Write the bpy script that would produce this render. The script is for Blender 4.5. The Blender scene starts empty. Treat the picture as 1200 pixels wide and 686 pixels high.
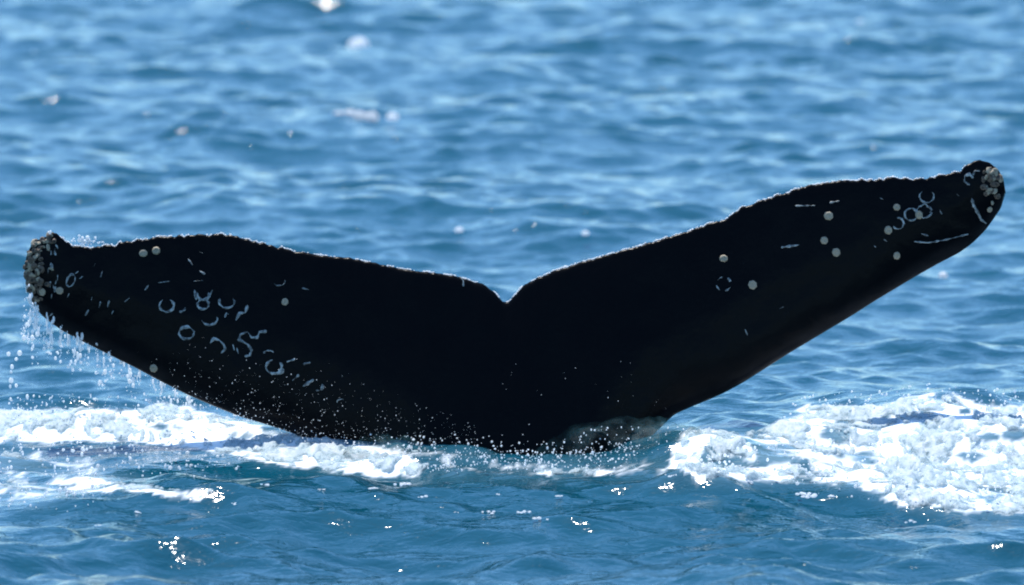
import bpy, bmesh, math, random
import numpy as np
from mathutils import Vector
from mathutils.bvhtree import BVHTree

random.seed(7)
rng = np.random.default_rng(7)
scene = bpy.context.scene
COL = scene.collection
R = math.radians

# ------------------------------------------------------------------ camera
S = 4.7 / 1200.0                       # metres per photo pixel at the whale
PITCH = R(5.0)
CAM = Vector((0.0, -40.0, (40 * math.sin(PITCH) + 187 * S) / math.cos(PITCH)))
FWD = Vector((0, math.cos(PITCH), -math.sin(PITCH)))
UP = Vector((0, math.sin(PITCH), math.cos(PITCH)))
FOCUS = 40 * math.cos(PITCH) + CAM.z * math.sin(PITCH)
cd = bpy.data.cameras.new("camera")
cam = bpy.data.objects.new("camera", cd)
COL.objects.link(cam)
cam.location = CAM
cam.rotation_euler = (R(90) - PITCH, 0, 0)
cd.sensor_width = 36
cd.lens = 36 * FOCUS / 4.7
cd.clip_start = 1
cd.clip_end = 20000
cd.dof.use_dof = True
cd.dof.focus_distance = FOCUS - 0.9
cd.dof.aperture_fstop = 3.1
scene.camera = cam

# ------------------------------------------------------------------ sky, sun
SUN_EL, SUN_AZ = R(72), R(-26)           # azimuth from +Y (behind the whale) towards +X
world = bpy.data.worlds.new("World")
scene.world = world
world.use_nodes = True
nt = world.node_tree
bg = nt.nodes["Background"]
sky = nt.nodes.new("ShaderNodeTexSky")
sky.sky_type = 'NISHITA'
sky.sun_disc = False
sky.sun_elevation = SUN_EL
sky.sun_rotation = SUN_AZ
sky.air_density = 1.0
sky.dust_density = 0.3
sky.ozone_density = 0.7
tint = nt.nodes.new("ShaderNodeMix")
tint.data_type = 'RGBA'; tint.blend_type = 'MULTIPLY'
tint.inputs[0].default_value = 1.0
tint.inputs[7].default_value = (0.65, 0.885, 1.08, 1)
nt.links.new(sky.outputs[0], tint.inputs[6])
nt.links.new(tint.outputs[2], bg.inputs[0])
bg.inputs[1].default_value = 0.125
sl = bpy.data.lights.new("sun", 'SUN')
sl.energy = 3.3
sl.angle = R(0.5)
sl.color = (1.0, 0.95, 0.88)
sun = bpy.data.objects.new("sun", sl)
COL.objects.link(sun)
sd = Vector((math.sin(SUN_AZ) * math.cos(SUN_EL), math.cos(SUN_AZ) * math.cos(SUN_EL), math.sin(SUN_EL)))
sun.rotation_euler = sd.to_track_quat('Z', 'Y').to_euler()

scene.view_settings.view_transform = 'Standard'
scene.view_settings.look = 'None'
scene.view_settings.exposure = 0.94
scene.view_settings.gamma = 1.0
scene.cycles.use_denoising = True
scene.cycles.filter_width = 1.9
scene.cycles.max_bounces = 8
scene.cycles.transparent_max_bounces = 12
scene.cycles.caustics_reflective = False
scene.cycles.caustics_refractive = False
scene.cycles.sample_clamp_direct = 30
scene.cycles.sample_clamp_indirect = 4


# ------------------------------------------------------------------ helpers
def ray(px, py):
    """direction of sight through a point of the 1200 x 686 layout"""
    d = FWD * FOCUS + Vector((1, 0, 0)) * ((px - 600) * S) + UP * ((343 - py) * S)
    return d.normalized()


def at_y(px, py, Y=0.0):
    d = ray(px, py)
    return CAM + d * ((Y - CAM.y) / d.y)


def project(P):
    """world points (n,3) -> layout pixels"""
    P = np.asarray(P, float)
    v = P - np.array(CAM)
    f = v @ np.array(FWD)
    u = v @ np.array(UP)
    return 600 + v[..., 0] / f * FOCUS / S, 343 - u / f * FOCUS / S


def tag(o, label=None, cat=None, group=None, kind=None):
    if label: o['label'] = label
    if cat: o['category'] = cat
    if group: o['group'] = group
    if kind: o['kind'] = kind
    return o


def mesh_obj(name, verts, faces, mat, parent=None, smooth=True, attrs=None):
    me = bpy.data.meshes.new(name)
    verts = np.ascontiguousarray(verts, dtype=np.float32)
    faces = np.ascontiguousarray(faces, dtype=np.int32)
    n, k = faces.shape
    me.vertices.add(len(verts))
    me.vertices.foreach_set("co", verts.ravel())
    me.loops.add(n * k)
    me.loops.foreach_set("vertex_index", faces.ravel())
    me.polygons.add(n)
    me.polygons.foreach_set("loop_start", np.arange(0, n * k, k, dtype=np.int32))
    if smooth:
        me.polygons.foreach_set("use_smooth", np.ones(n, dtype=bool))
    for an, arr in (attrs or {}).items():
        a = me.attributes.new(an, 'FLOAT', 'POINT')
        a.data.foreach_set("value", np.ascontiguousarray(arr, dtype=np.float32))
    me.update(calc_edges=True)
    me.validate()
    me.materials.append(mat)
    o = bpy.data.objects.new(name, me)
    COL.objects.link(o)
    if parent: o.parent = parent
    return o


# gradient noise ---------------------------------------------------------
_perm = np.random.default_rng(3).permutation(256)
_perm = np.concatenate([_perm, _perm])
_ga = np.random.default_rng(4).uniform(0, 2 * np.pi, 256)
_gx, _gy = np.cos(_ga), np.sin(_ga)


def gnoise(x, y):
    xi = np.floor(x).astype(int); yi = np.floor(y).astype(int)
    xf = x - xi; yf = y - yi
    xi &= 255; yi &= 255
    u = xf * xf * xf * (xf * (xf * 6 - 15) + 10)
    v = yf * yf * yf * (yf * (yf * 6 - 15) + 10)

    def g(ix, iy, dx, dy):
        h = _perm[_perm[ix & 255] + (iy & 255)]
        return _gx[h] * dx + _gy[h] * dy
    a = g(xi, yi, xf, yf); b = g(xi + 1, yi, xf - 1, yf)
    c = g(xi, yi + 1, xf, yf - 1); d = g(xi + 1, yi + 1, xf - 1, yf - 1)
    return 1.5 * ((a + u * (b - a)) + v * ((c + u * (d - c)) - (a + u * (b - a))))


def fbm(x, y, oct=4, gain=0.5, lac=2.03):
    s = 0; a = 1; t = 0
    for i in range(oct):
        s = s + a * gnoise(x + 17.3 * i, y - 9.1 * i); t += a
        a *= gain; x = x * lac; y = y * lac
    return s / t


def ridge(x, y, oct=4):
    s = 0; a = 1; t = 0
    for i in range(oct):
        s = s + a * (1 - np.abs(gnoise(x + 31.7 * i, y + 5.3 * i)) * 1.6); t += a
        a *= 0.5; x = x * 2.1; y = y * 2.1
    return s / t


def sstep(a, b, x):
    t = np.clip((x - a) / (b - a), 0, 1)
    return t * t * (3 - 2 * t)


def poly_dist(px, py, poly):
    """signed distance to polygon in layout pixels, positive inside"""
    poly = np.array(poly, float)
    best = np.full(px.shape, 1e9)
    inside = np.zeros(px.shape, bool)
    for i in range(len(poly)):
        x0, y0 = poly[i]; x1, y1 = poly[(i + 1) % len(poly)]
        dx, dy = x1 - x0, y1 - y0
        t = np.clip(((px - x0) * dx + (py - y0) * dy) / (dx * dx + dy * dy + 1e-9), 0, 1)
        best = np.minimum(best, np.hypot(px - x0 - t * dx, py - y0 - t * dy))
        c = ((y0 > py) != (y1 > py)) & (px < (x1 - x0) * (py - y0) / (y1 - y0 + 1e-12) + x0)
        inside ^= c
    return np.where(inside, best, -best)


# ------------------------------------------------------------------ materials
def new_mat(name):
    m = bpy.data.materials.new(name)
    m.use_nodes = True
    t = m.node_tree
    return m, t, t.nodes["Principled BSDF"], t.nodes["Material Output"]


def node(t, kind, **kw):
    n = t.nodes.new(kind)
    for k, v in kw.items():
        if hasattr(n, k): setattr(n, k, v)
        else: n.inputs[k].default_value = v
    return n


def water_material():
    m, t, p, out = new_mat("sea_water")
    L = t.links.new
    p.inputs["Roughness"].default_value = 0.07
    p.inputs["IOR"].default_value = 1.333
    a = node(t, "ShaderNodeAttribute", attribute_name="aeration")
    f = node(t, "ShaderNodeAttribute", attribute_name="foam")
    tc = node(t, "ShaderNodeTexCoord")
    n0 = node(t, "ShaderNodeTexNoise", Scale=0.35, Detail=2.0)
    L(tc.outputs["Object"], n0.inputs["Vector"])
    body = node(t, "ShaderNodeMix", data_type='RGBA')
    body.inputs[6].default_value = (0.0015, 0.049, 0.080, 1)
    body.inputs[7].default_value = (0.003, 0.064, 0.100, 1)
    L(n0.outputs[0], body.inputs[0])
    aer = node(t, "ShaderNodeMix", data_type='RGBA')
    L(a.outputs["Fac"], aer.inputs[0])
    L(body.outputs[2], aer.inputs[6])
    aer.inputs[7].default_value = (0.22, 0.36, 0.44, 1)
    fm = node(t, "ShaderNodeMix", data_type='RGBA')
    L(f.outputs["Fac"], fm.inputs[0])
    L(aer.outputs[2], fm.inputs[6])
    fm.inputs[7].default_value = (0.82, 0.85, 0.86, 1)
    L(fm.outputs[2], p.inputs["Base Color"])
    ro = node(t, "ShaderNodeMapRange")
    ro.inputs[3].default_value = 0.09; ro.inputs[4].default_value = 0.55
    L(f.outputs["Fac"], ro.inputs[0]); L(ro.outputs[0], p.inputs["Roughness"])
    # capillary ripples
    mp = node(t, "ShaderNodeMapping")
    mp.inputs["Scale"].default_value = (0.75, 1.2, 1.0)
    L(tc.outputs["Object"], mp.inputs[0])
    r1 = node(t, "ShaderNodeTexNoise", Scale=11.0, Detail=3.0, Roughness=0.6, Distortion=0.4)
    L(mp.outputs[0], r1.inputs["Vector"])
    b1 = node(t, "ShaderNodeBump", Strength=1.0, Distance=0.0125)
    L(r1.outputs[0], b1.inputs["Height"])
    L(b1.outputs[0], p.inputs["Normal"])
    return m


def foam_material():
    m, t, p, out = new_mat("white_foam")
    L = t.links.new
    tc = node(t, "ShaderNodeTexCoord")
    n = node(t, "ShaderNodeTexNoise", Scale=45.0, Detail=4.0, Roughness=0.65)
    L(tc.outputs["Object"], n.inputs["Vector"])
    mp = node(t, "ShaderNodeMapping")
    mp.inputs["Scale"].default_value = (1.0, 0.55, 1.3)
    L(tc.outputs["Object"], mp.inputs[0])
    n2 = node(t, "ShaderNodeTexNoise", Scale=17.0, Detail=6.0, Roughness=0.68, Distortion=0.6)
    L(mp.outputs[0], n2.inputs["Vector"])
    at = node(t, "ShaderNodeAttribute", attribute_name="thick")
    # lacy: thick foam is opaque and white, thin foam is torn open and shows the water
    sm = node(t, "ShaderNodeMath", operation='MULTIPLY_ADD')
    L(n2.outputs[0], sm.inputs[0]); sm.inputs[1].default_value = 1.7
    L(at.outputs["Fac"], sm.inputs[2])
    mr = node(t, "ShaderNodeMapRange", interpolation_type='SMOOTHSTEP')
    mr.inputs[1].default_value = 1.02; mr.inputs[2].default_value = 1.50
    L(sm.outputs[0], mr.inputs[0])
    wr = node(t, "ShaderNodeMapRange")
    wr.inputs[1].default_value = 1.12; wr.inputs[2].default_value = 2.2
    L(sm.outputs[0], wr.inputs[0])
    c = node(t, "ShaderNodeMix", data_type='RGBA')
    c.inputs[6].default_value = (0.26, 0.40, 0.46, 1)
    c.inputs[7].default_value = (0.80, 0.82, 0.82, 1)
    L(wr.outputs[0], c.inputs[0])
    L(c.outputs[2], p.inputs["Base Color"])
    p.inputs["Roughness"].default_value = 0.5
    b = node(t, "ShaderNodeBump", Strength=0.8, Distance=0.012)
    L(n.outputs[0], b.inputs["Height"])
    L(b.outputs[0], p.inputs["Normal"])
    tr = node(t, "ShaderNodeBsdfTranslucent")
    L(c.outputs[2], tr.inputs[0])
    L(b.outputs[0], tr.inputs["Normal"])
    mx = node(t, "ShaderNodeMixShader")
    mx.inputs[0].default_value = 0.3
    L(p.outputs[0], mx.inputs[1]); L(tr.outputs[0], mx.inputs[2])
    tp = node(t, "ShaderNodeBsdfTransparent")
    mo = node(t, "ShaderNodeMixShader")
    L(mr.outputs[0], mo.inputs[0])
    L(tp.outputs[0], mo.inputs[1]); L(mx.outputs[0], mo.inputs[2])
    L(mo.outputs[0], out.inputs[0])
    return m


def drop_material():
    m, t, p, out = new_mat("water_drop")
    L = t.links.new
    p.inputs["Base Color"].default_value = (0.9, 0.92, 0.93, 1)
    p.inputs["Roughness"].default_value = 0.16
    p.inputs["IOR"].default_value = 1.45
    tr = node(t, "ShaderNodeBsdfTranslucent")
    tr.inputs[0].default_value = (0.95, 0.96, 0.97, 1)
    mx = node(t, "ShaderNodeMixShader")
    mx.inputs[0].default_value = 0.65
    L(p.outputs[0], mx.inputs[1]); L(tr.outputs[0], mx.inputs[2])
    L(mx.outputs[0], out.inputs[0])
    return m


def sheet_material():
    m, t, p, out = new_mat("splash_water")
    L = t.links.new
    p.inputs["Base Color"].default_value = (0.018, 0.075, 0.095, 1)
    p.inputs["Roughness"].default_value = 0.42
    p.inputs["IOR"].default_value = 1.2
    at = node(t, "ShaderNodeAttribute", attribute_name="milkiness")
    tc = node(t, "ShaderNodeTexCoord")
    n = node(t, "ShaderNodeTexNoise", Scale=22.0, Detail=4.0, Roughness=0.6)
    L(tc.outputs["Object"], n.inputs["Vector"])
    mr = node(t, "ShaderNodeMapRange")
    mr.inputs[1].default_value = 0.35; mr.inputs[2].default_value = 0.7
    mr.inputs[3].default_value = 0.55; mr.inputs[4].default_value = 1.25
    L(n.outputs[0], mr.inputs[0])
    mu = node(t, "ShaderNodeMath", operation='MULTIPLY', use_clamp=True)
    L(at.outputs["Fac"], mu.inputs[0]); L(mr.outputs[0], mu.inputs[1])
    b = node(t, "ShaderNodeBump", Strength=0.7, Distance=0.02)
    L(n.outputs[0], b.inputs["Height"]); L(b.outputs[0], p.inputs["Normal"])
    tp = node(t, "ShaderNodeBsdfTransparent")
    mx = node(t, "ShaderNodeMixShader")
    L(mu.outputs[0], mx.inputs[0])
    L(tp.outputs[0], mx.inputs[1]); L(p.outputs[0], mx.inputs[2])
    L(mx.outputs[0], out.inputs[0])
    return m


def skin_material():
    m, t, p, out = new_mat("wet_black_skin")
    L = t.links.new
    tc = node(t, "ShaderNodeTexCoord")
    n = node(t, "ShaderNodeTexNoise", Scale=3.0, Detail=6.0, Roughness=0.6)
    L(tc.outputs["Object"], n.inputs["Vector"])
    c = node(t, "ShaderNodeMix", data_type='RGBA')
    c.inputs[6].default_value = (0.0010, 0.0014, 0.0024, 1)
    c.inputs[7].default_value = (0.0030, 0.0032, 0.004, 1)
    L(n.outputs[0], c.inputs[0])
    at = node(t, "ShaderNodeAttribute", attribute_name="edge_brown")
    c2 = node(t, "ShaderNodeMix", data_type='RGBA')
    L(at.outputs["Fac"], c2.inputs[0]); L(c.outputs[2], c2.inputs[6])
    c2.inputs[7].default_value = (0.050, 0.042, 0.042, 1)
    L(c2.outputs[2], p.inputs["Base Color"])
    p.inputs["Roughness"].default_value = 0.26
    p.inputs["IOR"].default_value = 1.14
    n2 = node(t, "ShaderNodeTexNoise", Scale=38.0, Detail=3.0)
    L(tc.outputs["Object"], n2.inputs["Vector"])
    b = node(t, "ShaderNodeBump", Strength=0.18, Distance=0.01)
    L(n2.outputs[0], b.inputs["Height"]); L(b.outputs[0], p.inputs["Normal"])
    return m


def noisy_mat(name, c1, c2, scale, rough, bump=0.3):
    m, t, p, out = new_mat(name)
    L = t.links.new
    tc = node(t, "ShaderNodeTexCoord")
    n = node(t, "ShaderNodeTexNoise", Scale=scale, Detail=4.0, Roughness=0.6)
    L(tc.outputs["Object"], n.inputs["Vector"])
    r = node(t, "ShaderNodeValToRGB")
    r.color_ramp.elements[0].position = 0.35; r.color_ramp.elements[1].position = 0.65
    r.color_ramp.elements[0].color = (*c1, 1); r.color_ramp.elements[1].color = (*c2, 1)
    L(n.outputs[0], r.inputs[0]); L(r.outputs[0], p.inputs["Base Color"])
    p.inputs["Roughness"].default_value = rough
    b = node(t, "ShaderNodeBump", Strength=bump, Distance=0.004)
    L(n.outputs[0], b.inputs["Height"]); L(b.outputs[0], p.inputs["Normal"])
    return m


M_WATER = water_material()
M_FOAM = foam_material()
M_DROP = drop_material()
M_SHEET = sheet_material()
M_SKIN = skin_material()
M_SCAR = noisy_mat("scar_tissue", (0.02, 0.025, 0.027), (0.36, 0.395, 0.39), 48, 0.5)
M_BARN = noisy_mat("barnacle_shell", (0.17, 0.135, 0.09), (0.44, 0.37, 0.265), 70, 0.7)
M_DARK = noisy_mat("barnacle_opening", (0.012, 0.011, 0.010), (0.04, 0.035, 0.03), 90, 0.7)
M_BARN_BROWN = noisy_mat("brown_barnacle_shell", (0.03, 0.02, 0.014), (0.17, 0.12, 0.08), 90, 0.6)

# ------------------------------------------------------------------ the sea
# a directional wave spectrum, short-crested wind chop on a low swell
NW = 140
wl = np.exp(rng.uniform(np.log(0.11), np.log(2.6), NW))
wl[:5] = (4.3, 5.2, 6.1, 3.7, 7.0)
wdir = R(-97) + rng.normal(0, 0.85, NW)                 # travelling towards the camera
wk = 2 * np.pi / wl
slope = np.where(wl > 3, 0.032, np.where(wl > 1.5, 0.016, np.where(wl > 0.50, 0.028, np.where(wl > 0.20, 0.029, 0.020)))) * rng.uniform(0.6, 1.3, NW)
wa = slope / wk
wph = rng.uniform(0, 2 * np.pi, NW)


def macro(x, y):
    """water thrown up round the diving tail"""
    def g(cx, cy, sx, sy, h, rot=0.0):
        c, s = math.cos(rot), math.sin(rot)
        dx, dy = x - cx, (y - cy) / 1.4
        a = (dx * c + dy * s) / sx; b = (-dx * s + dy * c) / sy
        return h * np.exp(-0.5 * (a * a + b * b))
    z = g(1.85, 0.55, 0.55, 0.42, 0.20) + g(1.15, -0.10, 0.45, 0.40, 0.07)
    z = z + g(-1.55, 0.50, 0.85, 0.30, 0.085, R(-10)) + g(-2.5, 0.4, 0.5, 0.4, 0.05)
    z = z + g(0.75, -0.95, 0.50, 0.45, 0.085) + g(1.7, -1.3, 0.8, 0.35, 0.05)
    z = z + g(-0.05, -0.42, 0.65, 0.16, 0.035)
    z = z - g(-1.2, -0.75, 0.8, 0.4, 0.05) - g(0.0, -0.2, 0.5, 0.25, 0.03)
    return z


def sea(x, y, spacing):
    """displaced points; waves shorter than the grid can hold fade out"""
    z = np.zeros_like(x); ox = np.zeros_like(x); oy = np.zeros_like(x)
    for i in range(NW):
        w = sstep(2.6, 5.0, wl[i] / spacing)
        if w.max() <= 0: continue
        dx, dy = math.cos(wdir[i]), math.sin(wdir[i])
        ph = wk[i] * (dx * x + dy * y) + wph[i]
        s = np.sin(ph) * (wa[i] * 0.75) * w
        z += np.cos(ph) * wa[i] * w
        ox -= dx * s; oy -= dy * s
    # gusts: livelier and calmer patches
    g = 0.90 + 0.35 * fbm(x * 0.45, y * 0.28, 2)
    # the dive has left the water near the tail more broken
    g = g + 0.30 * np.exp(-((y + 5.0) / 3.4) ** 2 - (x / 3.5) ** 4)
    return x + ox * g, y + oy * g, z * g + macro(x, y)


def axis(lo, hi, step, far, growth=1.17):
    core = np.arange(lo, hi + step * 0.5, step)
    def tail(st):
        r = []; p = 0.0; d = st
        while p < far:
            d *= growth; p += d; r.append(p)
        return np.array(r)
    t0 = tail(step)
    return np.concatenate([lo - t0[::-1], core, core[-1] + t0])


LEFT_A = [(-60, 478), (40, 480), (100, 477), (150, 480), (185, 470), (235, 478), (290, 494), (340, 504), (400, 516),
          (470, 528), (505, 545), (490, 560), (440, 561), (380, 553), (320, 546), (270, 535), (215, 526), (150, 522),
          (90, 519), (20, 522), (-60, 522)]
LEFT_B = [(-60, 524), (60, 524), (105, 532), (120, 552), (170, 566), (150, 576), (90, 572), (60, 590), (-60, 596)]
LEFT_C = [(50, 566), (100, 556), (150, 566), (230, 572), (290, 577), (230, 587), (150, 578), (90, 579)]
RIGHT_A = [(770, 548), (790, 520), (800, 502), (840, 497), (885, 506), (920, 486), (945, 470), (1000, 474), (1040, 467),
           (1090, 457), (1130, 461), (1155, 474), (1260, 466), (1260, 592), (1180, 606), (1100, 601), (1050, 594),
           (1005, 575), (950, 566), (880, 570), (810, 566)]
MID = [(380, 512), (470, 520), (560, 532), (640, 540), (720, 545), (790, 530), (800, 562), (720, 560), (640, 559), (560, 556), (480, 562)]
LINE = [(625, 553), (670, 547), (730, 553), (700, 559), (640, 559)]
HOLES = [((975, 508), (30, 10)), ((1080, 488), (22, 12)), ((1175, 512), (40, 9)), ((1010, 535), (34, 10)), ((905, 528), (36, 12)),
         ((870, 545), (28, 6)), ((1140, 535), (36, 7)), ((1165, 580), (16, 8)), ((1130, 482), (16, 5)), ((930, 540), (50, 8)), ((190, 500), (26, 6))]


def foam_field(x, y, z):
    """how much foam lies at each point (0..1) and how aerated the water is"""
    px, py = project(np.stack([x, y, z], -1))
    def inn(poly, a=-10, b=14): return sstep(a, b, poly_dist(px, py, poly))
    base = inn(RIGHT_A, -8, 16) * 1.0
    base = np.maximum(base, inn(LEFT_A, -6, 10) * 1.02)
    base = np.maximum(base, inn(LEFT_B, -10, 12) * 0.46)
    base = np.maximum(base, inn(LEFT_C, -4, 5) * 0.66)
    base = np.maximum(base, inn(LINE, -3, 3) * 0.72)
    base = np.maximum(base, inn(MID, -8, 10) * 0.45)
    for (hx, hy), (sx, sy) in HOLES:
        base = base * (1 - 0.62 * np.exp(-(((px - hx) / sx) ** 2 + ((py - hy) / sy) ** 2)))
    aer = np.maximum(inn(RIGHT_A, -14, 30) * 0.8, inn(LEFT_A, -10, 16) * 0.7)
    aer = np.maximum(aer, inn(MID, -20, 16) * 0.30)
    aer = np.maximum(aer, inn(LEFT_B, -16, 16) * 0.4)
    return base, aer


gx = axis(-6.2, 6.2, 0.0190, 6000)
gy = axis(-9.5, 13.0, 0.033, 6000)
gy = np.concatenate([gy[gy <= 13.0], 13.0 + np.cumsum(np.linspace(0.034, 0.066, 700)), 13.0 + 700 * 0.050 + np.cumsum(0.07 * 1.17 ** np.arange(60))])
sx = np.gradient(gx); sy = np.gradient(gy)
X, Y = np.meshgrid(gx, gy)
SP = np.maximum(*np.meshgrid(sx, sy))
WX, WY, WZ = sea(X, Y, SP)
near = (np.abs(X) < 4) & (Y > -6) & (Y < 7)
foam_a = np.zeros_like(X); aer_a = np.zeros_like(X)
fb, ae = foam_field(WX[near], WY[near], WZ[near])
nn = ridge(X[near] * 5.0, Y[near] * 3.4, 4)
ff = sstep(0.0, 0.35, fb + (nn - 0.62) * 1.1 - 0.42)
foam_a[near] = ff * np.clip(fb * 1.6, 0, 1)
aer_a[near] = np.clip(ae * (0.45 + 0.75 * fbm(X[near] * 3.2, Y[near] * 2.0, 4)), 0, 1)
# scattered flecks of foam in front of the tail
ny, nx = X.shape
idx = np.arange(nx * ny).reshape(ny, nx)
F = np.stack([idx[:-1, :-1], idx[:-1, 1:], idx[1:, 1:], idx[1:, :-1]], -1).reshape(-1, 4)
V = np.stack([WX, WY, WZ], -1).reshape(-1, 3)
sea_o = mesh_obj("sea_water", V, F, M_WATER, attrs={"foam": foam_a.ravel(), "aeration": aer_a.ravel()})
tag(sea_o, "choppy blue green sea water reflecting the sky", kind='structure')


def sea_height(x, y):
    i = int(np.clip(np.searchsorted(gx, x), 1, len(gx) - 1)); j = int(np.clip(np.searchsorted(gy, y), 1, len(gy) - 1))
    return [0.25 * (WZ[j, i] + WZ[j - 1, i] + WZ[j, i - 1] + WZ[j - 1, i - 1])]


# ------------------------------------------------------------------ whitewater
def whitewater(name, x0, x1, y0, y1, dx, dy, label, lump, thr):
    ax = np.arange(x0, x1, dx); ay = np.arange(y0, y1, dy)
    X, Y = np.meshgrid(ax, ay)
    wx, wy, wz = sea(X, Y, np.full(X.shape, 0.029))
    fb, _ = foam_field(wx, wy, wz)
    n1 = fbm(X * 4.6 + 0.9 * Y, Y * 2.1, 4)
    n2 = ridge(X * 7.0 + 1.5 * n1, Y * 3.0 + 0.8 * n1, 4)
    bil = np.abs(fbm(X * 10 + 9, Y * 7.0, 3)) * 1.7
    n3 = fbm(X * 16 + 3 * n1, Y * 8, 3)
    m = fb - 0.57 + n1 * 0.85 + (n2 - 0.62) * 0.85 + n3 * 0.50
    k = sstep(-0.02, 0.45, m)
    z = wz - 0.010 + k * (0.010 + lump * np.clip(fb, 0, 1) * (0.25 + 0.9 * bil + 0.35 * n1 + 0.3 * n3))
    z += k * 0.011 * fbm(X * 34, Y * 24, 3)
    wx = wx + k * 0.025 * fbm(X * 11 + 50, Y * 9, 2)
    keep = m > thr
    ny, nx = X.shape
    idx = np.arange(nx * ny).reshape(ny, nx)
    F = np.stack([idx[:-1, :-1], idx[:-1, 1:], idx[1:, 1:], idx[1:, :-1]], -1).reshape(-1, 4)
    kf = keep.ravel()[F].any(1)
    F = F[kf]
    used = np.unique(F)
    remap = np.full(nx * ny, -1); remap[used] = np.arange(len(used))
    V = np.stack([wx, wy, z], -1).reshape(-1, 3)[used]
    th = np.clip(0.02 + 1.25 * m + 0.25 * (bil - 0.5) * k, 0, 1).ravel()[used]
    o = mesh_obj(name, V, remap[F], M_FOAM, attrs={"thick": th})
    tag(o, label, kind='stuff')
    return o


whitewater("sea_foam", -2.75, -0.15, -4.0, 4.6, 0.010, 0.022,
           "white streaks of foam on the water below the left lobe", 0.026, -0.02)
whitewater("sea_foam", 0.02, 2.75, -4.0, 4.8, 0.009, 0.020,
           "churned mound of white foam right of the whale tail", 0.034, -0.02)

# ------------------------------------------------------------------ the whale's tail
TOP = [(29, 316), (31, 300), (36, 289), (45, 281), (55, 277), (61, 272), (68, 276), (76, 283), (88, 289), (104, 290), (130, 287), (152, 283), (180, 279),
       (205, 277), (240, 275), (275, 276), (295, 283), (328, 291), (360, 297), (390, 301), (412, 303), (440, 309), (470, 315),
       (500, 319), (530, 323), (550, 328), (568, 334), (579, 343), (589, 354), (597, 354), (604, 345), (614, 334), (630, 326),
       (650, 317), (690, 305), (720, 296), (750, 288), (780, 279), (800, 273), (820, 266), (838, 261), (852, 256), (870, 243),
       (900, 233), (930, 223), (950, 217), (975, 214), (1000, 212), (1030, 210), (1052, 209), (1066, 212), (1085, 208),
       (1108, 206), (1123, 201), (1134, 192), (1147, 188), (1160, 191), (1170, 199), (1176, 210), (1178.5, 226)]
BOT = [(29, 316), (31, 336), (38, 355), (48, 369), (60, 379), (75, 389), (100, 402), (130, 417), (160, 432), (190, 448),
       (220, 463), (250, 476), (280, 488), (310, 497), (340, 507), (380, 522), (430, 548), (470, 580), (500, 640), (515, 780), (528, 1000),
       (545, 1090), (600, 1120), (655, 1090), (672, 1000), (685, 780), (698, 640), (725, 570), (760, 515), (790, 486), (810, 477), (830, 469), (850, 460), (870, 449), (900, 430), (925, 414),
       (950, 399), (975, 384), (1000, 369), (1025, 353), (1050, 338), (1075, 323), (1100, 309), (1125, 296), (1140, 285),
       (1155, 270), (1165, 256), (1173, 244), (1178.5, 226)]


def smooth_curve(pts, xs, w):
    p = np.array(pts, float)
    fine = np.arange(p[0, 0], p[-1, 0] + 0.01, 0.5)
    y = np.interp(fine, p[:, 0], p[:, 1])
    k = np.hanning(w); k /= k.sum()
    n = w // 2
    yp = np.concatenate([2 * y[0] - y[n:0:-1], y, 2 * y[-1] - y[-2:-n - 2:-1]])
    ys = np.convolve(yp, k, 'valid')[:len(fine)]
    # keep the steep ends exact
    e = np.minimum(fine - fine[0], fine[-1] - fine)
    b = np.clip((e - 10) / 30, 0, 1)
    nb = np.clip(np.abs(fine - 593) / 14, 0, 1)
    return np.interp(xs, fine, y + (ys - y) * b * nb)


def end_dense(n):
    u = np.linspace(0, np.pi, 60)
    a = 29 + (1 - np.cos(np.linspace(0, np.pi / 2, 26))) * 40
    b = 1178.5 - (1 - np.cos(np.linspace(0, np.pi / 2, 26))) * 40
    mid = np.linspace(69, 1138.5, n)
    return np.unique(np.concatenate([a, mid, b]))


xs = end_dense(620)
# the tip columns fall to nothing along an arc, so give them real ends
top = smooth_curve(TOP, xs, 21)
bot = smooth_curve(BOT, xs, 41)
e_tip = np.minimum(xs - 29, 1178.5 - xs)
# ragged trailing edge
rag = 3.0 * fbm(xs / 14.0, xs * 0 + 3.3, 3) + 3.2 * np.abs(gnoise(xs / 10.0, xs * 0 + 8.1)) - 1.1
LEAN = 0.20                                               # the tail leans away from the camera
rag = rag * np.where(xs < 330, 1.0, np.where(xs > 800, 1.0, 0.5)) * sstep(6, 60, e_tip)
rag += np.where((xs < 75), 2.5 * gnoise(xs / 5.0, xs * 0 + 1.7), 0) * sstep(1, 8, e_tip)
top = top + rag
NR = 72                                                   # points round each section
chord = np.maximum(bot - top, 0.0) * S
u = (xs - 593) / 580.0
ad = np.abs(u)
T = 0.030 + 0.085 * (1 - np.clip(ad, 0, 1)) ** 1.1 + 0.10 * np.exp(-(ad / 0.13) ** 2)
T = np.minimum(T, chord * 0.42 + 0.002)
half = NR // 2
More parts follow.
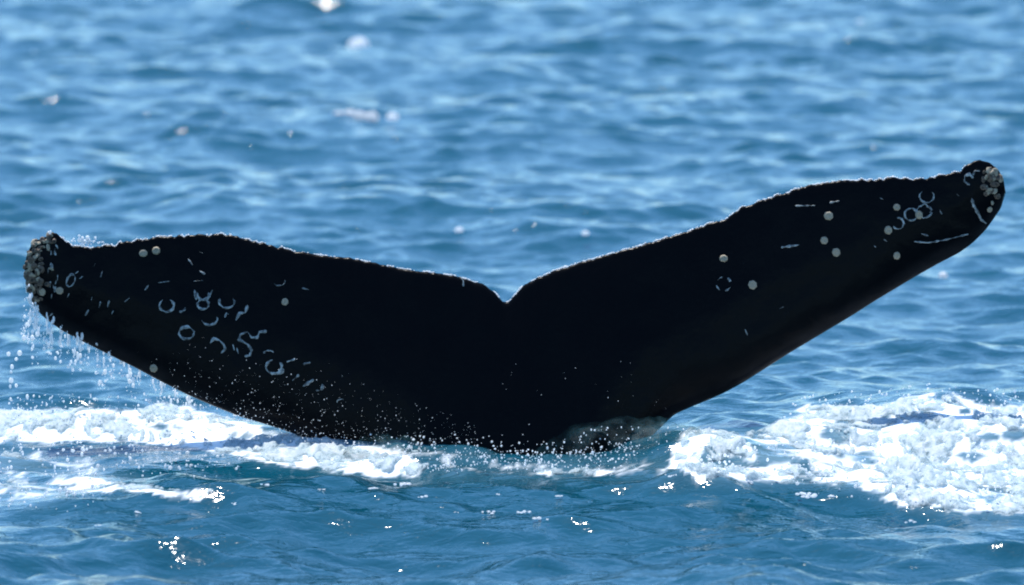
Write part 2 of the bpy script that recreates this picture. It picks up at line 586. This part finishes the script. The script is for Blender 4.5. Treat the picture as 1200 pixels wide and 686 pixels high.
# v: 0 at trailing (top) edge, 1 at leading (bottom) edge, closer together at both ends
vv = 0.5 - 0.5 * np.cos(np.linspace(0, np.pi, half))
vs = np.concatenate([vv, vv[::-1][1:-1]])
side = np.concatenate([-np.ones(half), np.ones(half - 2)])  # front (towards camera), then back
NRR = len(vs)
verts = np.zeros((len(xs), NRR, 3)); edge_brown = np.zeros((len(xs), NRR))
for i, x in enumerate(xs):
    c = chord[i]
    for j in range(NRR):
        v = vs[j]
        py = top[i] + (bot[i] - top[i]) * v
        e = v * c; d = (1 - v) * c
        rE = min(0.012, c * 0.4) + 1e-6
        rL = min(0.20, c * 0.5) + 1e-6
        te = math.sqrt(max(0, 1 - (1 - min(e / rE, 1)) ** 2))
        le = math.sqrt(max(0, 1 - (1 - min(d / rL, 1)) ** 2))
        tap = min(1.0, 0.011 / max(T[i], 0.012) + min(e / max(0.62 * c, 0.02), 1) ** 0.85)
        f = T[i] * min(te, 1) * le * tap
        yoff = 0.20 * abs(u[i]) ** 1.7 - 0.07 * (1 - v)
        yoff += LEAN * max((530 - py) * S, -0.4)
        P = at_y(x, py, yoff)
        verts[i, j] = (P.x, P.y + side[j] * f, P.z)
        edge_brown[i, j] = max(0, 1 - d / 0.08) * (0.55 if v > 0.5 and c < 1.2 else 0)  # browner in a narrow band along the leading edge
# gentle lumps in the flesh
bx = fbm(verts[..., 0] * 3.1, verts[..., 2] * 3.1 + 4, 3) * 0.010 + fbm(verts[..., 0] * 14, verts[..., 2] * 14, 2) * 0.0022
verts[..., 1] += bx
nxs = len(xs)
iv = np.arange(nxs * NRR).reshape(nxs, NRR)
nxt = np.roll(iv, -1, axis=1)
FQ = np.stack([iv[:-1], nxt[:-1], nxt[1:], iv[1:]], -1).reshape(-1, 4)
edge_brown = edge_brown * (0.55 + 0.6 * fbm(verts[..., 0] * 5, verts[..., 2] * 9, 3))
whale = mesh_obj("humpback_whale", verts.reshape(-1, 3), FQ, M_SKIN, attrs={"edge_brown": np.clip(edge_brown, 0, 1).ravel()})
bm = bmesh.new(); bm.from_mesh(whale.data)
bmesh.ops.remove_doubles(bm, verts=bm.verts, dist=0.0004)
bmesh.ops.recalc_face_normals(bm, faces=bm.faces)
bm.to_mesh(whale.data)
TREE = BVHTree.FromBMesh(bm)
bm.free()
tag(whale, "black humpback whale tail with both flukes raised out of the sea", "whale")


def on_skin(px, py):
    loc, nor, fi, dist = TREE.ray_cast(CAM, ray(px, py))
    if loc is None or abs(loc.y) > 1.5:
        P = at_y(px, py, 0.1)
        loc, nor, fi, dist = TREE.find_nearest(P)
    return loc, nor


# barnacles: ribbed volcano-shaped shells -----------------------------------
def barnacle_mesh(name, mat, seed, tall=0.75):
    r = random.Random(seed)
    prof = [(1.0, -0.15), (0.93, 0.22), (0.74, 0.58), (0.56, 0.76), (0.40, 0.70), (0.24, 0.46)]
    n = 14
    vs = []; fs = []
    for k, (rr, h) in enumerate(prof):
        for a in range(n):
            w = 1 + (0.05 if a % 2 else -0.03) + r.uniform(-0.05, 0.05)
            an = 2 * math.pi * a / n
            vs.append((rr * w * math.cos(an), rr * w * math.sin(an), h * tall * (1 + r.uniform(-0.08, 0.08))))
    for k in range(len(prof) - 1):
        for a in range(n):
            fs.append((k * n + a, k * n + (a + 1) % n, (k + 1) * n + (a + 1) % n, (k + 1) * n + a))
    me = bpy.data.meshes.new(name)
    me.from_pydata(vs, [], fs + [tuple(range((len(prof) - 1) * n, len(prof) * n))])
    for p in me.polygons:
        p.use_smooth = True
        p.material_index = 1 if tall > 1 and p.index >= (len(prof) - 2) * n else 0
    me.materials.append(mat); me.materials.append(M_DARK)
    return me


B_PALE = [barnacle_mesh("barnacle", M_BARN, s) for s in (1, 2, 3)]
B_BROWN = [barnacle_mesh("barnacle", M_BARN_BROWN, s, 1.1) for s in (4, 5, 6)]


def put_barnacle(px, py, r, kinds, tilt=0.0):
    loc, nor = on_skin(px, py)
    o = bpy.data.objects.new("barnacle", random.choice(kinds))
    COL.objects.link(o)
    o.parent = whale
    nor = (nor + Vector((random.uniform(-tilt, tilt), random.uniform(-tilt, tilt), random.uniform(-tilt, tilt)))).normalized()
    q = nor.to_track_quat('Z', 'Y')
    o.rotation_mode = 'QUATERNION'
    o.rotation_quaternion = q
    o.location = loc
    sq = 0.1 if tilt == 0 else 0.38
    o.scale = (r * random.uniform(1 - sq, 1 + sq), r * random.uniform(1 - sq, 1 + sq), r * random.uniform(0.5, 0.9))


for px, py, r in [(848, 303, 5.2), (882, 334, 6), (971, 253, 5.6), (966, 282, 5.6), (980, 296, 5.6), (1051, 243, 4.6),
                  (1041, 270, 5.6), (1051, 300, 5.2), (1077, 252, 5.6), (168, 297, 5.4), (183, 294, 5.2), (334, 354, 5.0),
                  (70, 341, 5), (180, 432, 5), (1160, 246, 4)]:
    put_barnacle(px, py, r * S * 0.92, B_PALE)
rb = random.Random(11)
for k in range(130):                                                     # left tip crust
    py = rb.uniform(274, 352)
    edge = np.interp(py, [272, 277, 281, 289, 300, 316, 336, 355], [60, 52, 45, 36, 31, 29, 31, 38])
    px = edge + abs(rb.gauss(0, 10)) - 2
    if px > 62 - max(0, py - 330) * 0.6: continue
    put_barnacle(px, py, rb.uniform(1.6, 4.3) * S, B_BROWN if rb.random() < 0.68 else B_PALE, 0.8)
for k in range(48):                                                     # right tip crust
    px = rb.gauss(1163, 8); py = rb.gauss(214, 11)
    if px > 1178 or py < 194 or py > 238 or px + (py - 200) * 0.2 < 1151: continue
    put_barnacle(px, py, rb.uniform(1.6, 4.2) * S, B_BROWN if rb.random() < 0.5 else B_PALE, 0.8)


# scars: low ridges of pale skin -----------------------------------------------
def scar(name, pts, w=1.3, label=None):
    """a low rounded welt following points (layout pixels) across the skin"""
    P = []
    for i in range(len(pts) - 1):
        (x0, y0), (x1, y1) = pts[i], pts[i + 1]
        n = max(1, int(math.hypot(x1 - x0, y1 - y0) / 1.6))
        for k in range(n): P.append((x0 + (x1 - x0) * k / n, y0 + (y1 - y0) * k / n))
    P.append(pts[-1])
    L = [on_skin(*p) for p in P]
    vs = []; fs = []
    n = len(L); sd = random.uniform(0, 90)
    for i, (loc, nor) in enumerate(L):
        a = L[max(0, i - 1)][0]; b = L[min(n - 1, i + 1)][0]
        t = (b - a).normalized() if (b - a).length > 1e-6 else Vector((1, 0, 0))
        s = t.cross(nor).normalized()
        ww = 1.15 * w * S * max(0.25, 0.85 + 1.1 * float(gnoise(np.array([i / 3.1 + sd]), np.array([0.4]))[0])) * (0.45 if i in (0, n - 1) else 1)
        for f, h in ((-1, -0.002), (-0.6, 0.0022), (0, 0.0034), (0.6, 0.0022), (1, -0.002)):
            vs.append(loc + s * ww * f + nor * h)
    for i in range(n - 1):
        for k in range(4):
            fs.append((i * 5 + k, i * 5 + k + 1, i * 5 + k + 6, i * 5 + k + 5))
    o = mesh_obj(name, [tuple(v) for v in vs], fs, M_SCAR, whale)
    return o


def ring(cx, cy, rx, ry, a0=0, a1=360, w=1.2, rot=0.0, wob=0.045):
    pts = []
    n = max(6, int(abs(a1 - a0) / 13))
    for k in range(n + 1):
        a = R(a0 + (a1 - a0) * k / n)
        q = 1 + random.uniform(-wob, wob)
        x, y = rx * q * math.cos(a), -ry * q * math.sin(a)
        c, s = math.cos(R(rot)), math.sin(R(rot))
        pts.append((cx + x * c - y * s, cy + x * s + y * c))
    scar("ring_scar", pts, w)


def c2(pts): return [(150 + x / 2.983, 260 + y / 2.983) for x, y in pts]
def c5(pts): return [(900 + x / 2.983, 170 + y / 2.983) for x, y in pts]


ring(195.3, 358, 8.3, 7.6, 60, -240, 1.4)
ring(211, 361, 6, 4.5, -100, 10, 1.2)
ring(238, 346, 7, 5.5, 150, 390, 1.3)
ring(238, 357, 6.6, 5.6, 0, 360, 1.3)
scar("scratch_scar", [(230, 352), (229, 345), (228, 340)], 1.2)
scar("scratch_scar", [(245.5, 349), (247, 344), (249, 340)], 1.1)
ring(265.7, 354, 9, 7, 150, 395, 1.4)
scar("scratch_scar", c2([(377, 345), (390, 320), (410, 318), (418, 292)]), 1.3)
scar("scratch_scar", c2([(338, 335), (345, 318), (352, 325)]), 1.0)
ring(245.5, 374, 9, 7, 190, 380, 1.5)
ring(218.4, 390.4, 8.8, 7, 0, 360, 1.5)
scar("scratch_scar", c2([(287, 425), (300, 408), (320, 415), (335, 430), (340, 445), (325, 460)]), 1.3)
scar("scratch_scar", c2([(485, 383), (460, 385), (452, 405), (432, 405), (418, 385), (392, 395), (388, 412), (420, 430), (432, 450), (425, 468), (408, 470)]), 1.6)
ring(321, 430, 9, 8, 100, 400, 1.4)
ring(315, 415, 6, 4, 20, 170, 1.0)
scar("scratch_scar", c2([(520, 535), (545, 515)]), 2.0)
scar("scratch_scar", c2([(575, 555), (598, 535)]), 1.6)
scar("scratch_scar", c2([(612, 575), (650, 552)]), 1.8)
ring(373, 453, 5, 5, -120, 30, 1.3)
ring(400, 471, 5, 3, 60, 200, 1.0)
for a, b in [((210, 130), (226, 152)), ((250, 172), (270, 184)), ((230, 208), (262, 206)), ((58, 240), (72, 222)), ((105, 214), (145, 208)),
             ((608, 232), (632, 238)), ((555, 490), (585, 480)), ((612, 498), (638, 492)), ((366, 428), (372, 450)), ((380, 440), (386, 462)), ((250, 105), (262, 110))]:
    scar("scratch_scar", c2([a, b]), 0.9)
ring(327, 330, 7, 5, -150, 20, 0.9)
ring(83, 329, 4.6, 7.6, 0, 360, 1.0, 22)
for x0, y0, x1, y1 in [(116, 361, 118, 353), (126, 360, 128, 352), (100, 370, 104, 363), (146, 354, 152, 349), (131, 368, 133, 364), (79, 349, 81, 344),
                       (88, 321, 92, 318), (107, 352, 108, 348), (57, 372, 62, 367), (110, 312, 112, 309), (118, 325, 120, 318), (93, 327, 97, 324)]:
    scar("scratch_scar", [(x0, y0), (x1, y1)], 0.9)
for k in range(16):
    x = rb.uniform(56, 68); y = rb.uniform(288, 352)
    scar("scratch_scar", [(x, y), (x + rb.uniform(-2, 2), y - rb.uniform(3, 8))], rb.uniform(0.8, 1.5))
# right lobe
ring(1086, 230.3, 8.4, 7.4, 130, 400, 1.1)
ring(1067.6, 251.5, 7.2, 7.2, 0, 360, 1.2)
ring(1082.7, 247.8, 8.2, 7.8, 0, 360, 1.3, 0, 0.12)
ring(1052.5, 262, 6.4, 6.6, -150, 100, 1.0)
scar("scratch_scar", c5([(510, 338), (560, 342), (620, 332), (700, 312)]), 1.0)
scar("scratch_scar", c5([(45, 358), (110, 350)]), 1.2)
scar("scratch_scar", c5([(535, 310), (560, 318)]), 1.0)
scar("scratch_scar", c5([(712, 185), (718, 210), (735, 240), (745, 262), (762, 274)]), 2.0)
scar("scratch_scar", c5([(705, 140), (686, 128), (688, 108), (704, 102), (718, 116)]), 1.3)
scar("scratch_scar", c5([(716, 106), (724, 90), (742, 92)]), 1.2)
for a, b in [((600, 228), (608, 242)), ((405, 330), (416, 338)), ((370, 352), (378, 358)), ((40, 572), (56, 566)), ((660, 172), (668, 180)), ((215, 202), (250, 196)), ((390, 185), (402, 190)), ((95, 213), (165, 212))]:
    scar("scratch_scar", c5([a, b]), 1.0)
for a0, a1 in [(100, 150), (190, 240), (20, 60), (280, 330)]:
    ring(848, 333, 8.5, 8, a0, a1, 1.0)
scar("scratch_scar", [(873, 386), (876, 393)], 1.1)
scar("scratch_scar", [(538, 324), (543, 329), (543, 336)], 0.9)


# ------------------------------------------------------------------ water in the air
ICO1 = bmesh.new(); bmesh.ops.create_icosphere(ICO1, subdivisions=1, radius=1)
ICOV = np.array([v.co[:] for v in ICO1.verts]); ICOF = np.array([[v.index for v in f.verts] for f in ICO1.faces]); ICO1.free()
ICO2 = bmesh.new(); bmesh.ops.create_icosphere(ICO2, subdivisions=2, radius=1)
IC2V = np.array([v.co[:] for v in ICO2.verts]); IC2F = np.array([[v.index for v in f.verts] for f in ICO2.faces]); ICO2.free()


def drops(name, pts, label, big=False):
    """pts rows: x y z r stretch"""
    v0, f0 = (IC2V, IC2F) if big else (ICOV, ICOF)
    A = np.array(pts, float)
    n = len(A)
    st = np.ones((n, 1, 3)); st[:, 0, 2] = A[:, 4]
    sk = rng.normal(0, 0.12, (n, 1, 3))
    V = A[:, None, :3] + v0[None] * A[:, None, 3:4] * st * (1 + sk)
    Fc = (f0[None] + (np.arange(n) * len(v0))[:, None, None]).reshape(-1, 3)
    o = mesh_obj(name, V.reshape(-1, 3), Fc, M_DROP)
    return tag(o, label, kind='stuff')


def cloud(out, n, poly, y0, y1, r0, r1, st=1.0, power=2.2, fall=None):
    """scatter drops inside an outline at depths y0..y1"""
    xs_ = [p[0] for p in poly]; ys_ = [p[1] for p in poly]
    k = 0
    while k < n:
        px = np.random.default_rng(len(out) + 991).uniform(min(xs_), max(xs_)) if False else rb.uniform(min(xs_), max(xs_))
        py = rb.uniform(min(ys_), max(ys_))
        if poly_dist(np.array([px]), np.array([py]), poly)[0] < 0: continue
        if fall and rb.random() > fall(px, py): continue
        P = at_y(px, py, rb.uniform(y0, y1))
        r = r0 + (r1 - r0) * rb.random() ** power
        out.append((P.x, P.y, P.z, r, st * rb.uniform(0.85, 1.3)))
        k += 1


def lying(out, n, poly, r0, r1, lift=0.0, power=2.0):
    """scatter drops just above the water, clumped"""
    xs_ = [p[0] for p in poly]; ys_ = [p[1] for p in poly]
    k = 0; tries = 0
    while k < n and tries < n * 60:
        tries += 1
        px = rb.uniform(min(xs_), max(xs_)); py = rb.uniform(min(ys_), max(ys_))
        if poly_dist(np.array([px]), np.array([py]), poly)[0] < 0: continue
        d = ray(px, py)
        z = 0.05
        for it in range(3):
            P = CAM + d * ((z - CAM.z) / d.z)
            z = float(sea_height(P.x, P.y)[0])
        nv = fbm(np.array([P.x * 5.0]), np.array([P.y * 3.0]), 2)[0]
        if rb.random() > 0.15 + 1.6 * max(nv, 0): continue
        r = r0 + (r1 - r0) * rb.random() ** power
        out.append((P.x, P.y, P.z + r * 0.6 + lift * rb.random() ** 2, r, rb.uniform(0.7, 1.2)))
        k += 1


sp = []
# in front of the left lobe
cloud(sp, 620, [(150, 415), (250, 390), (420, 430), (560, 500), (560, 530), (400, 520), (330, 508)], -0.45, -0.2, 0.0005, 0.0021, 1.1, 2.5,
      lambda x, y: min(1, max(0.05, (y - (370 + (x - 150) * 0.12)) / 110) ** 1.8))
cloud(sp, 500, [(170, 440), (230, 460), (340, 500), (400, 512), (400, 530), (200, 490)], -0.4, 0.2, 0.0008, 0.0032, 1.1, 2.5)
cloud(sp, 26, [(560, 420), (760, 420), (800, 480), (600, 500)], -0.5, -0.25, 0.0006, 0.0020)
# above the left foam
cloud(sp, 420, [(-20, 470), (60, 462), (190, 462), (300, 490), (200, 500), (-20, 500)], 0.0, 0.5, 0.0015, 0.0060, 1.1, 2)
# right crest
cloud(sp, 380, [(780, 505), (900, 500), (940, 464), (1090, 450), (1220, 460), (1220, 485), (950, 490), (900, 515), (800, 520)], 0.1, 0.6, 0.0015, 0.0065, 1.0, 2)
cloud(sp, 160, [(630, 525), (700, 500), (800, 500), (830, 530), (700, 556), (630, 550)], -0.75, -0.62, 0.0008, 0.0045, 1.1, 2.5)
lying(sp, 900, [(380, 508), (470, 516), (700, 520), (790, 535), (700, 556), (520, 556), (420, 545)], 0.0020, 0.0070, 0.055, 2.6)
lying(sp, 380, [(-20, 520), (100, 515), (300, 545), (260, 560), (140, 560), (100, 600), (-20, 600)], 0.003, 0.010, 0.05)
lying(sp, 500, [(780, 540), (900, 520), (1220, 480), (1220, 600), (1000, 585), (880, 570)], 0.003, 0.010, 0.06)
drops("spray_droplets", sp, "fine white spray flying round the whale tail and over the foam")

fl = []
for px, py, r in [(437, 574, 2.6), (557, 571, 3.0), (562, 575, 4.2), (586, 581, 3), (587, 573, 2), (655, 583, 2.6), (614, 598, 4), (612, 602, 3),
                  (633, 609, 4.5), (640, 611, 3.5), (655, 607, 4.5), (673, 609, 2), (459, 614, 3), (497, 584, 3), (514, 598, 4), (518, 600, 3), (572, 602, 3.6),
                  (578, 603, 2.4), (534, 602, 2), (718, 559, 3), (749, 628, 2), (735, 573, 3), (787, 559, 3.4), (470, 570, 5), (478, 569, 4),
                  (940, 580, 4), (948, 583, 5), (955, 586, 4), (975, 583, 3), (992, 594, 5), (998, 592, 4), (1004, 598, 4), (990, 598, 3), (1028, 606, 4), (1066, 613, 4),
                  (163, 602, 2.6), (115, 617, 2), (264, 637, 2), (60, 598, 2), (275, 592, 2.4), (338, 568, 3), (335, 553, 3.2), (312, 570, 3), (375, 575, 3)]:
    d = ray(px, py); z = 0.0
    for it in range(4):
        P = CAM + d * ((z - CAM.z) / d.z); z = float(sea_height(P.x, P.y)[0])
    for q in range(rb.randint(3, 7)):
        rr = r * S * rb.uniform(0.3, 0.75)
        fl.append((P.x + rb.gauss(0, 0.75) * r * S, P.y + rb.gauss(0, 1.2) * r * S, P.z + rr * 0.25 + 0.004, rr, 0.55))
drops("foam_flecks", fl, "small white foam flecks floating in front of the whale tail", True)

# drips off the left leading edge
dr = []
edge_x = np.array([p[0] for p in BOT[:16]]); edge_y = np.array([p[1] for p in BOT[:16]])
for px0, n, ln in [(32, 16, 60), (36, 20, 60), (40, 16, 75), (44, 14, 50), (55, 14, 50), (62, 18, 45), (72, 18, 40), (80, 12, 45), (90, 15, 50), (96, 10, 40), (105, 10, 30), (114, 12, 36),
                  (122, 15, 50), (130, 10, 34), (142, 9, 26), (152, 12, 40), (165, 8, 26), (178, 8, 22), (190, 10, 30), (205, 8, 22), (220, 8, 20)]:
    ey = float(np.interp(px0, edge_x, edge_y))
    wob = rb.uniform(-6, 2)
    for k in range(int(n * 2.6)):
        t = rb.random() ** 1.1
        px = px0 + wob * t + rb.gauss(0, 0.9 + 2.2 * t)
        py = ey - 6 + t * ln
        P = at_y(px, py, 0.26 + rb.uniform(-0.06, 0.06))
        r = (0.0010 + 0.0060 * rb.random() ** 2.4)
        dr.append((P.x, P.y, P.z, r, rb.uniform(1.2, 4.0) if t < 0.6 else rb.uniform(0.9, 1.8)))
for px, py, r in [(10, 415, 2.8), (23, 414, 3.4), (28, 396, 3), (38, 396, 3.2), (13, 446, 3.4), (19, 452, 2.4), (12, 453, 2), (19, 421, 2.2), (14, 430, 2.6), (13, 436, 2.4), (32, 465, 2.4),
                  (94, 417, 2.6), (152, 447, 3), (156, 452, 2.4), (123, 436, 3), (117, 448, 2.4), (71, 424, 2.4), (95, 425, 2), (65, 420, 2.4), (175, 470, 3)]:
    P = at_y(px, py, 0.05)
    dr.append((P.x, P.y, P.z, r * S * 0.8, 1.3))
# water still running off the top edge of the left tip
for px, py, r in [(97, 282, 5), (101, 279, 4), (103, 286, 3.4), (94, 279, 2.6), (112, 282, 3.6), (106, 284, 2), (87, 283, 2.4), (122, 285, 2.2), (59, 273, 3), (37, 358, 3.0), (33, 350, 2.0), (116, 285, 2)]:
    P = at_y(px, py, 0.2)
    for q in range(5):
        dr.append((P.x + rb.gauss(0, 0.5) * r * S, P.y, P.z + rb.gauss(0, 0.5) * r * S, r * S * rb.uniform(0.25, 0.55), 1.0))
drops("water_drips", dr, "strings of water dripping from the left tip of the whale tail", True)


# beads of water added to draw the sunlit rim of the trailing edge
bd = []
for i in range(2, len(xs) - 2):
    x = xs[i]
    if x < 66 or x > 1130: continue
    wet = (0.8 if x > 600 else 0.4) + 1.5 * float(gnoise(np.array([x / 13.0]), np.array([2.2]))[0])
    for q in range(3):
        if rb.random() > wet: continue
        k = rb.random()
        px = x + (xs[i + 1] - x) * k
        py = top[i] + (top[i + 1] - top[i]) * k
        uu = abs((px - 593) / 580.0)
        P = at_y(px, py + rb.uniform(-0.5, 0.6), 0.20 * uu ** 1.7 - 0.07 + LEAN * (530 - py) * S + rb.uniform(-0.003, 0.012))
        bd.append((P.x, P.y, P.z, rb.uniform(0.0030, 0.0056) * (1.5 if rb.random() < 0.06 else 1), 0.9))
drops("rim_glint_beads", bd, "white beads of water added as the bright rim glint along the trailing edge of the whale tail")


# translucent sheets of water sliding up against the tail -----------------------
def splash(px0, px1, pyb, height, Yc, depth, label, seed, dens):
    a = at_y(px0, pyb, Yc); b = at_y(px1, pyb, Yc)
    cx = (a.x + b.x) / 2; rx = (b.x - a.x) / 2; z0 = a.z
    nu, nv = 90, 36
    V = []; D = []
    for j in range(nv):
        t = j / (nv - 1)                       # 0 base front .. 1 top/back lip
        ang = t * math.pi * 0.60
        for i in range(nu):
            s = -1 + 2 * i / (nu - 1)
            sk = s + 0.18 * (1 - s * s) * dens
            env = max(0.0, 1 - abs(s) ** 3.0) ** 0.6
            h = height * env * (1 + 0.10 * float(gnoise(np.array([s * 2.4 + seed]), np.array([0.5]))[0]))
            z = z0 + h * math.sin(min(ang, math.pi / 2)) if ang < math.pi / 2 else z0 + h * (1 - 0.25 * (t - 0.833))
            y = Yc - depth * env * math.cos(ang)
            q = 0.035 * float(fbm(np.array([s * 4 + seed]), np.array([t * 3.0]), 4)[0])
            V.append((cx + sk * rx, y + q * 2, z + q - 0.03))
            g = float(fbm(np.array([s * 3 + seed * 2]), np.array([t * 2.0 + 7]), 4)[0])
            rim = 0.30 * math.exp(-((s + 0.90 + 0.10 * t) / 0.06) ** 2) * (1 - 0.5 * t) * dens
            body = float(sstep(-0.75, 0.35, s - 0.35 * t + 0.7 * g)) * dens + 0.22 * (1 - dens)
            fade = float(sstep(0.0, 0.50, (1 - t) + 0.35 * g)) * float(sstep(0.0, 0.12, 1 - abs(s) + 0.08 * g))
            D.append(max(0.0, min(0.9, (0.10 + rim + 0.38 * body + 0.36 * g) * fade)))
    iv = np.arange(nu * nv).reshape(nv, nu)
    Fs = np.stack([iv[:-1, :-1], iv[:-1, 1:], iv[1:, 1:], iv[1:, :-1]], -1).reshape(-1, 4)
    o = mesh_obj("splash_sheet", np.array(V), Fs, M_SHEET, attrs={"milkiness": np.array(D)})
    return tag(o, label, "splash", "water sheets against the tail")


splash(612, 842, 552, 0.27, -0.30, 0.28, "large thin sheet of water washing up the tail, right of its centre", 3.0, 1.0)
splash(398, 505, 532, 0.105, -0.22, 0.18, "small thin sheet of water against the base of the left lobe", 8.0, 0.3)

# white blobs standing in for sun glints on the open water beyond -------------------------------------
blob_bm = bmesh.new()
bmesh.ops.create_icosphere(blob_bm, subdivisions=3, radius=1)
for v in blob_bm.verts:
    v.co.z = max(v.co.z * 0.8, -0.3) * (1 + 0.05 * math.sin(5 * v.co.x))
bme = bpy.data.meshes.new("glint_blob"); blob_bm.to_mesh(bme); blob_bm.free()
for p in bme.polygons: p.use_smooth = True
bme.materials.append(M_DROP)
for px, py, r, label in [(420, 55, 5.5, "white blob for the brightest lone sun glint, far out above the left lobe"),
                         (1007, 30, 4, "upper left of two white blobs for sun glints far above the right fluke tip"),
                         (1057, 45, 4.6, "lower right of two white blobs for sun glints far above the right fluke tip"),
                         (40, 66, 3.6, "white blob for a dim sun glint far out near the left end of the water"),
                         (397, 137, 4.6, "first white blob from the left in the short row of sun glints"),
                         (410, 136, 5, "second white blob from the left in the short row of sun glints"),
                         (421, 137, 4.6, "third white blob from the left in the short row of sun glints"),
                         (435, 139, 5.4, "fourth white blob from the left in the short row of sun glints"),
                         (460, 139, 4.4, "white blob set apart at the right end of the row of sun glints"),
                         (538, 271, 3, "small white blob for a sun glint on the water just above the left lobe near the notch"),
                         (1105, 324, 3.2, "white blob for a bright sun glint on the water just below the right fluke tip"),
                         (686, 275, 2.6, "small white blob for a sun glint on the water above the right lobe near the notch")]:
    d = ray(px, py); z = 0.0
    for it in range(6):
        P = CAM + d * ((z - CAM.z) / d.z); z = float(sea_height(P.x, P.y)[0])
    o = bpy.data.objects.new("glint_blob", bme)
    COL.objects.link(o)
    k = (P - CAM).length / FOCUS
    o.location = (P.x, P.y, P.z + 0.004)
    o.scale = (r * S * k * (2.3 if py == 55 else 1.7),) * 3
    tag(o, label, "foam bubble", "sun glint blobs on the open water")
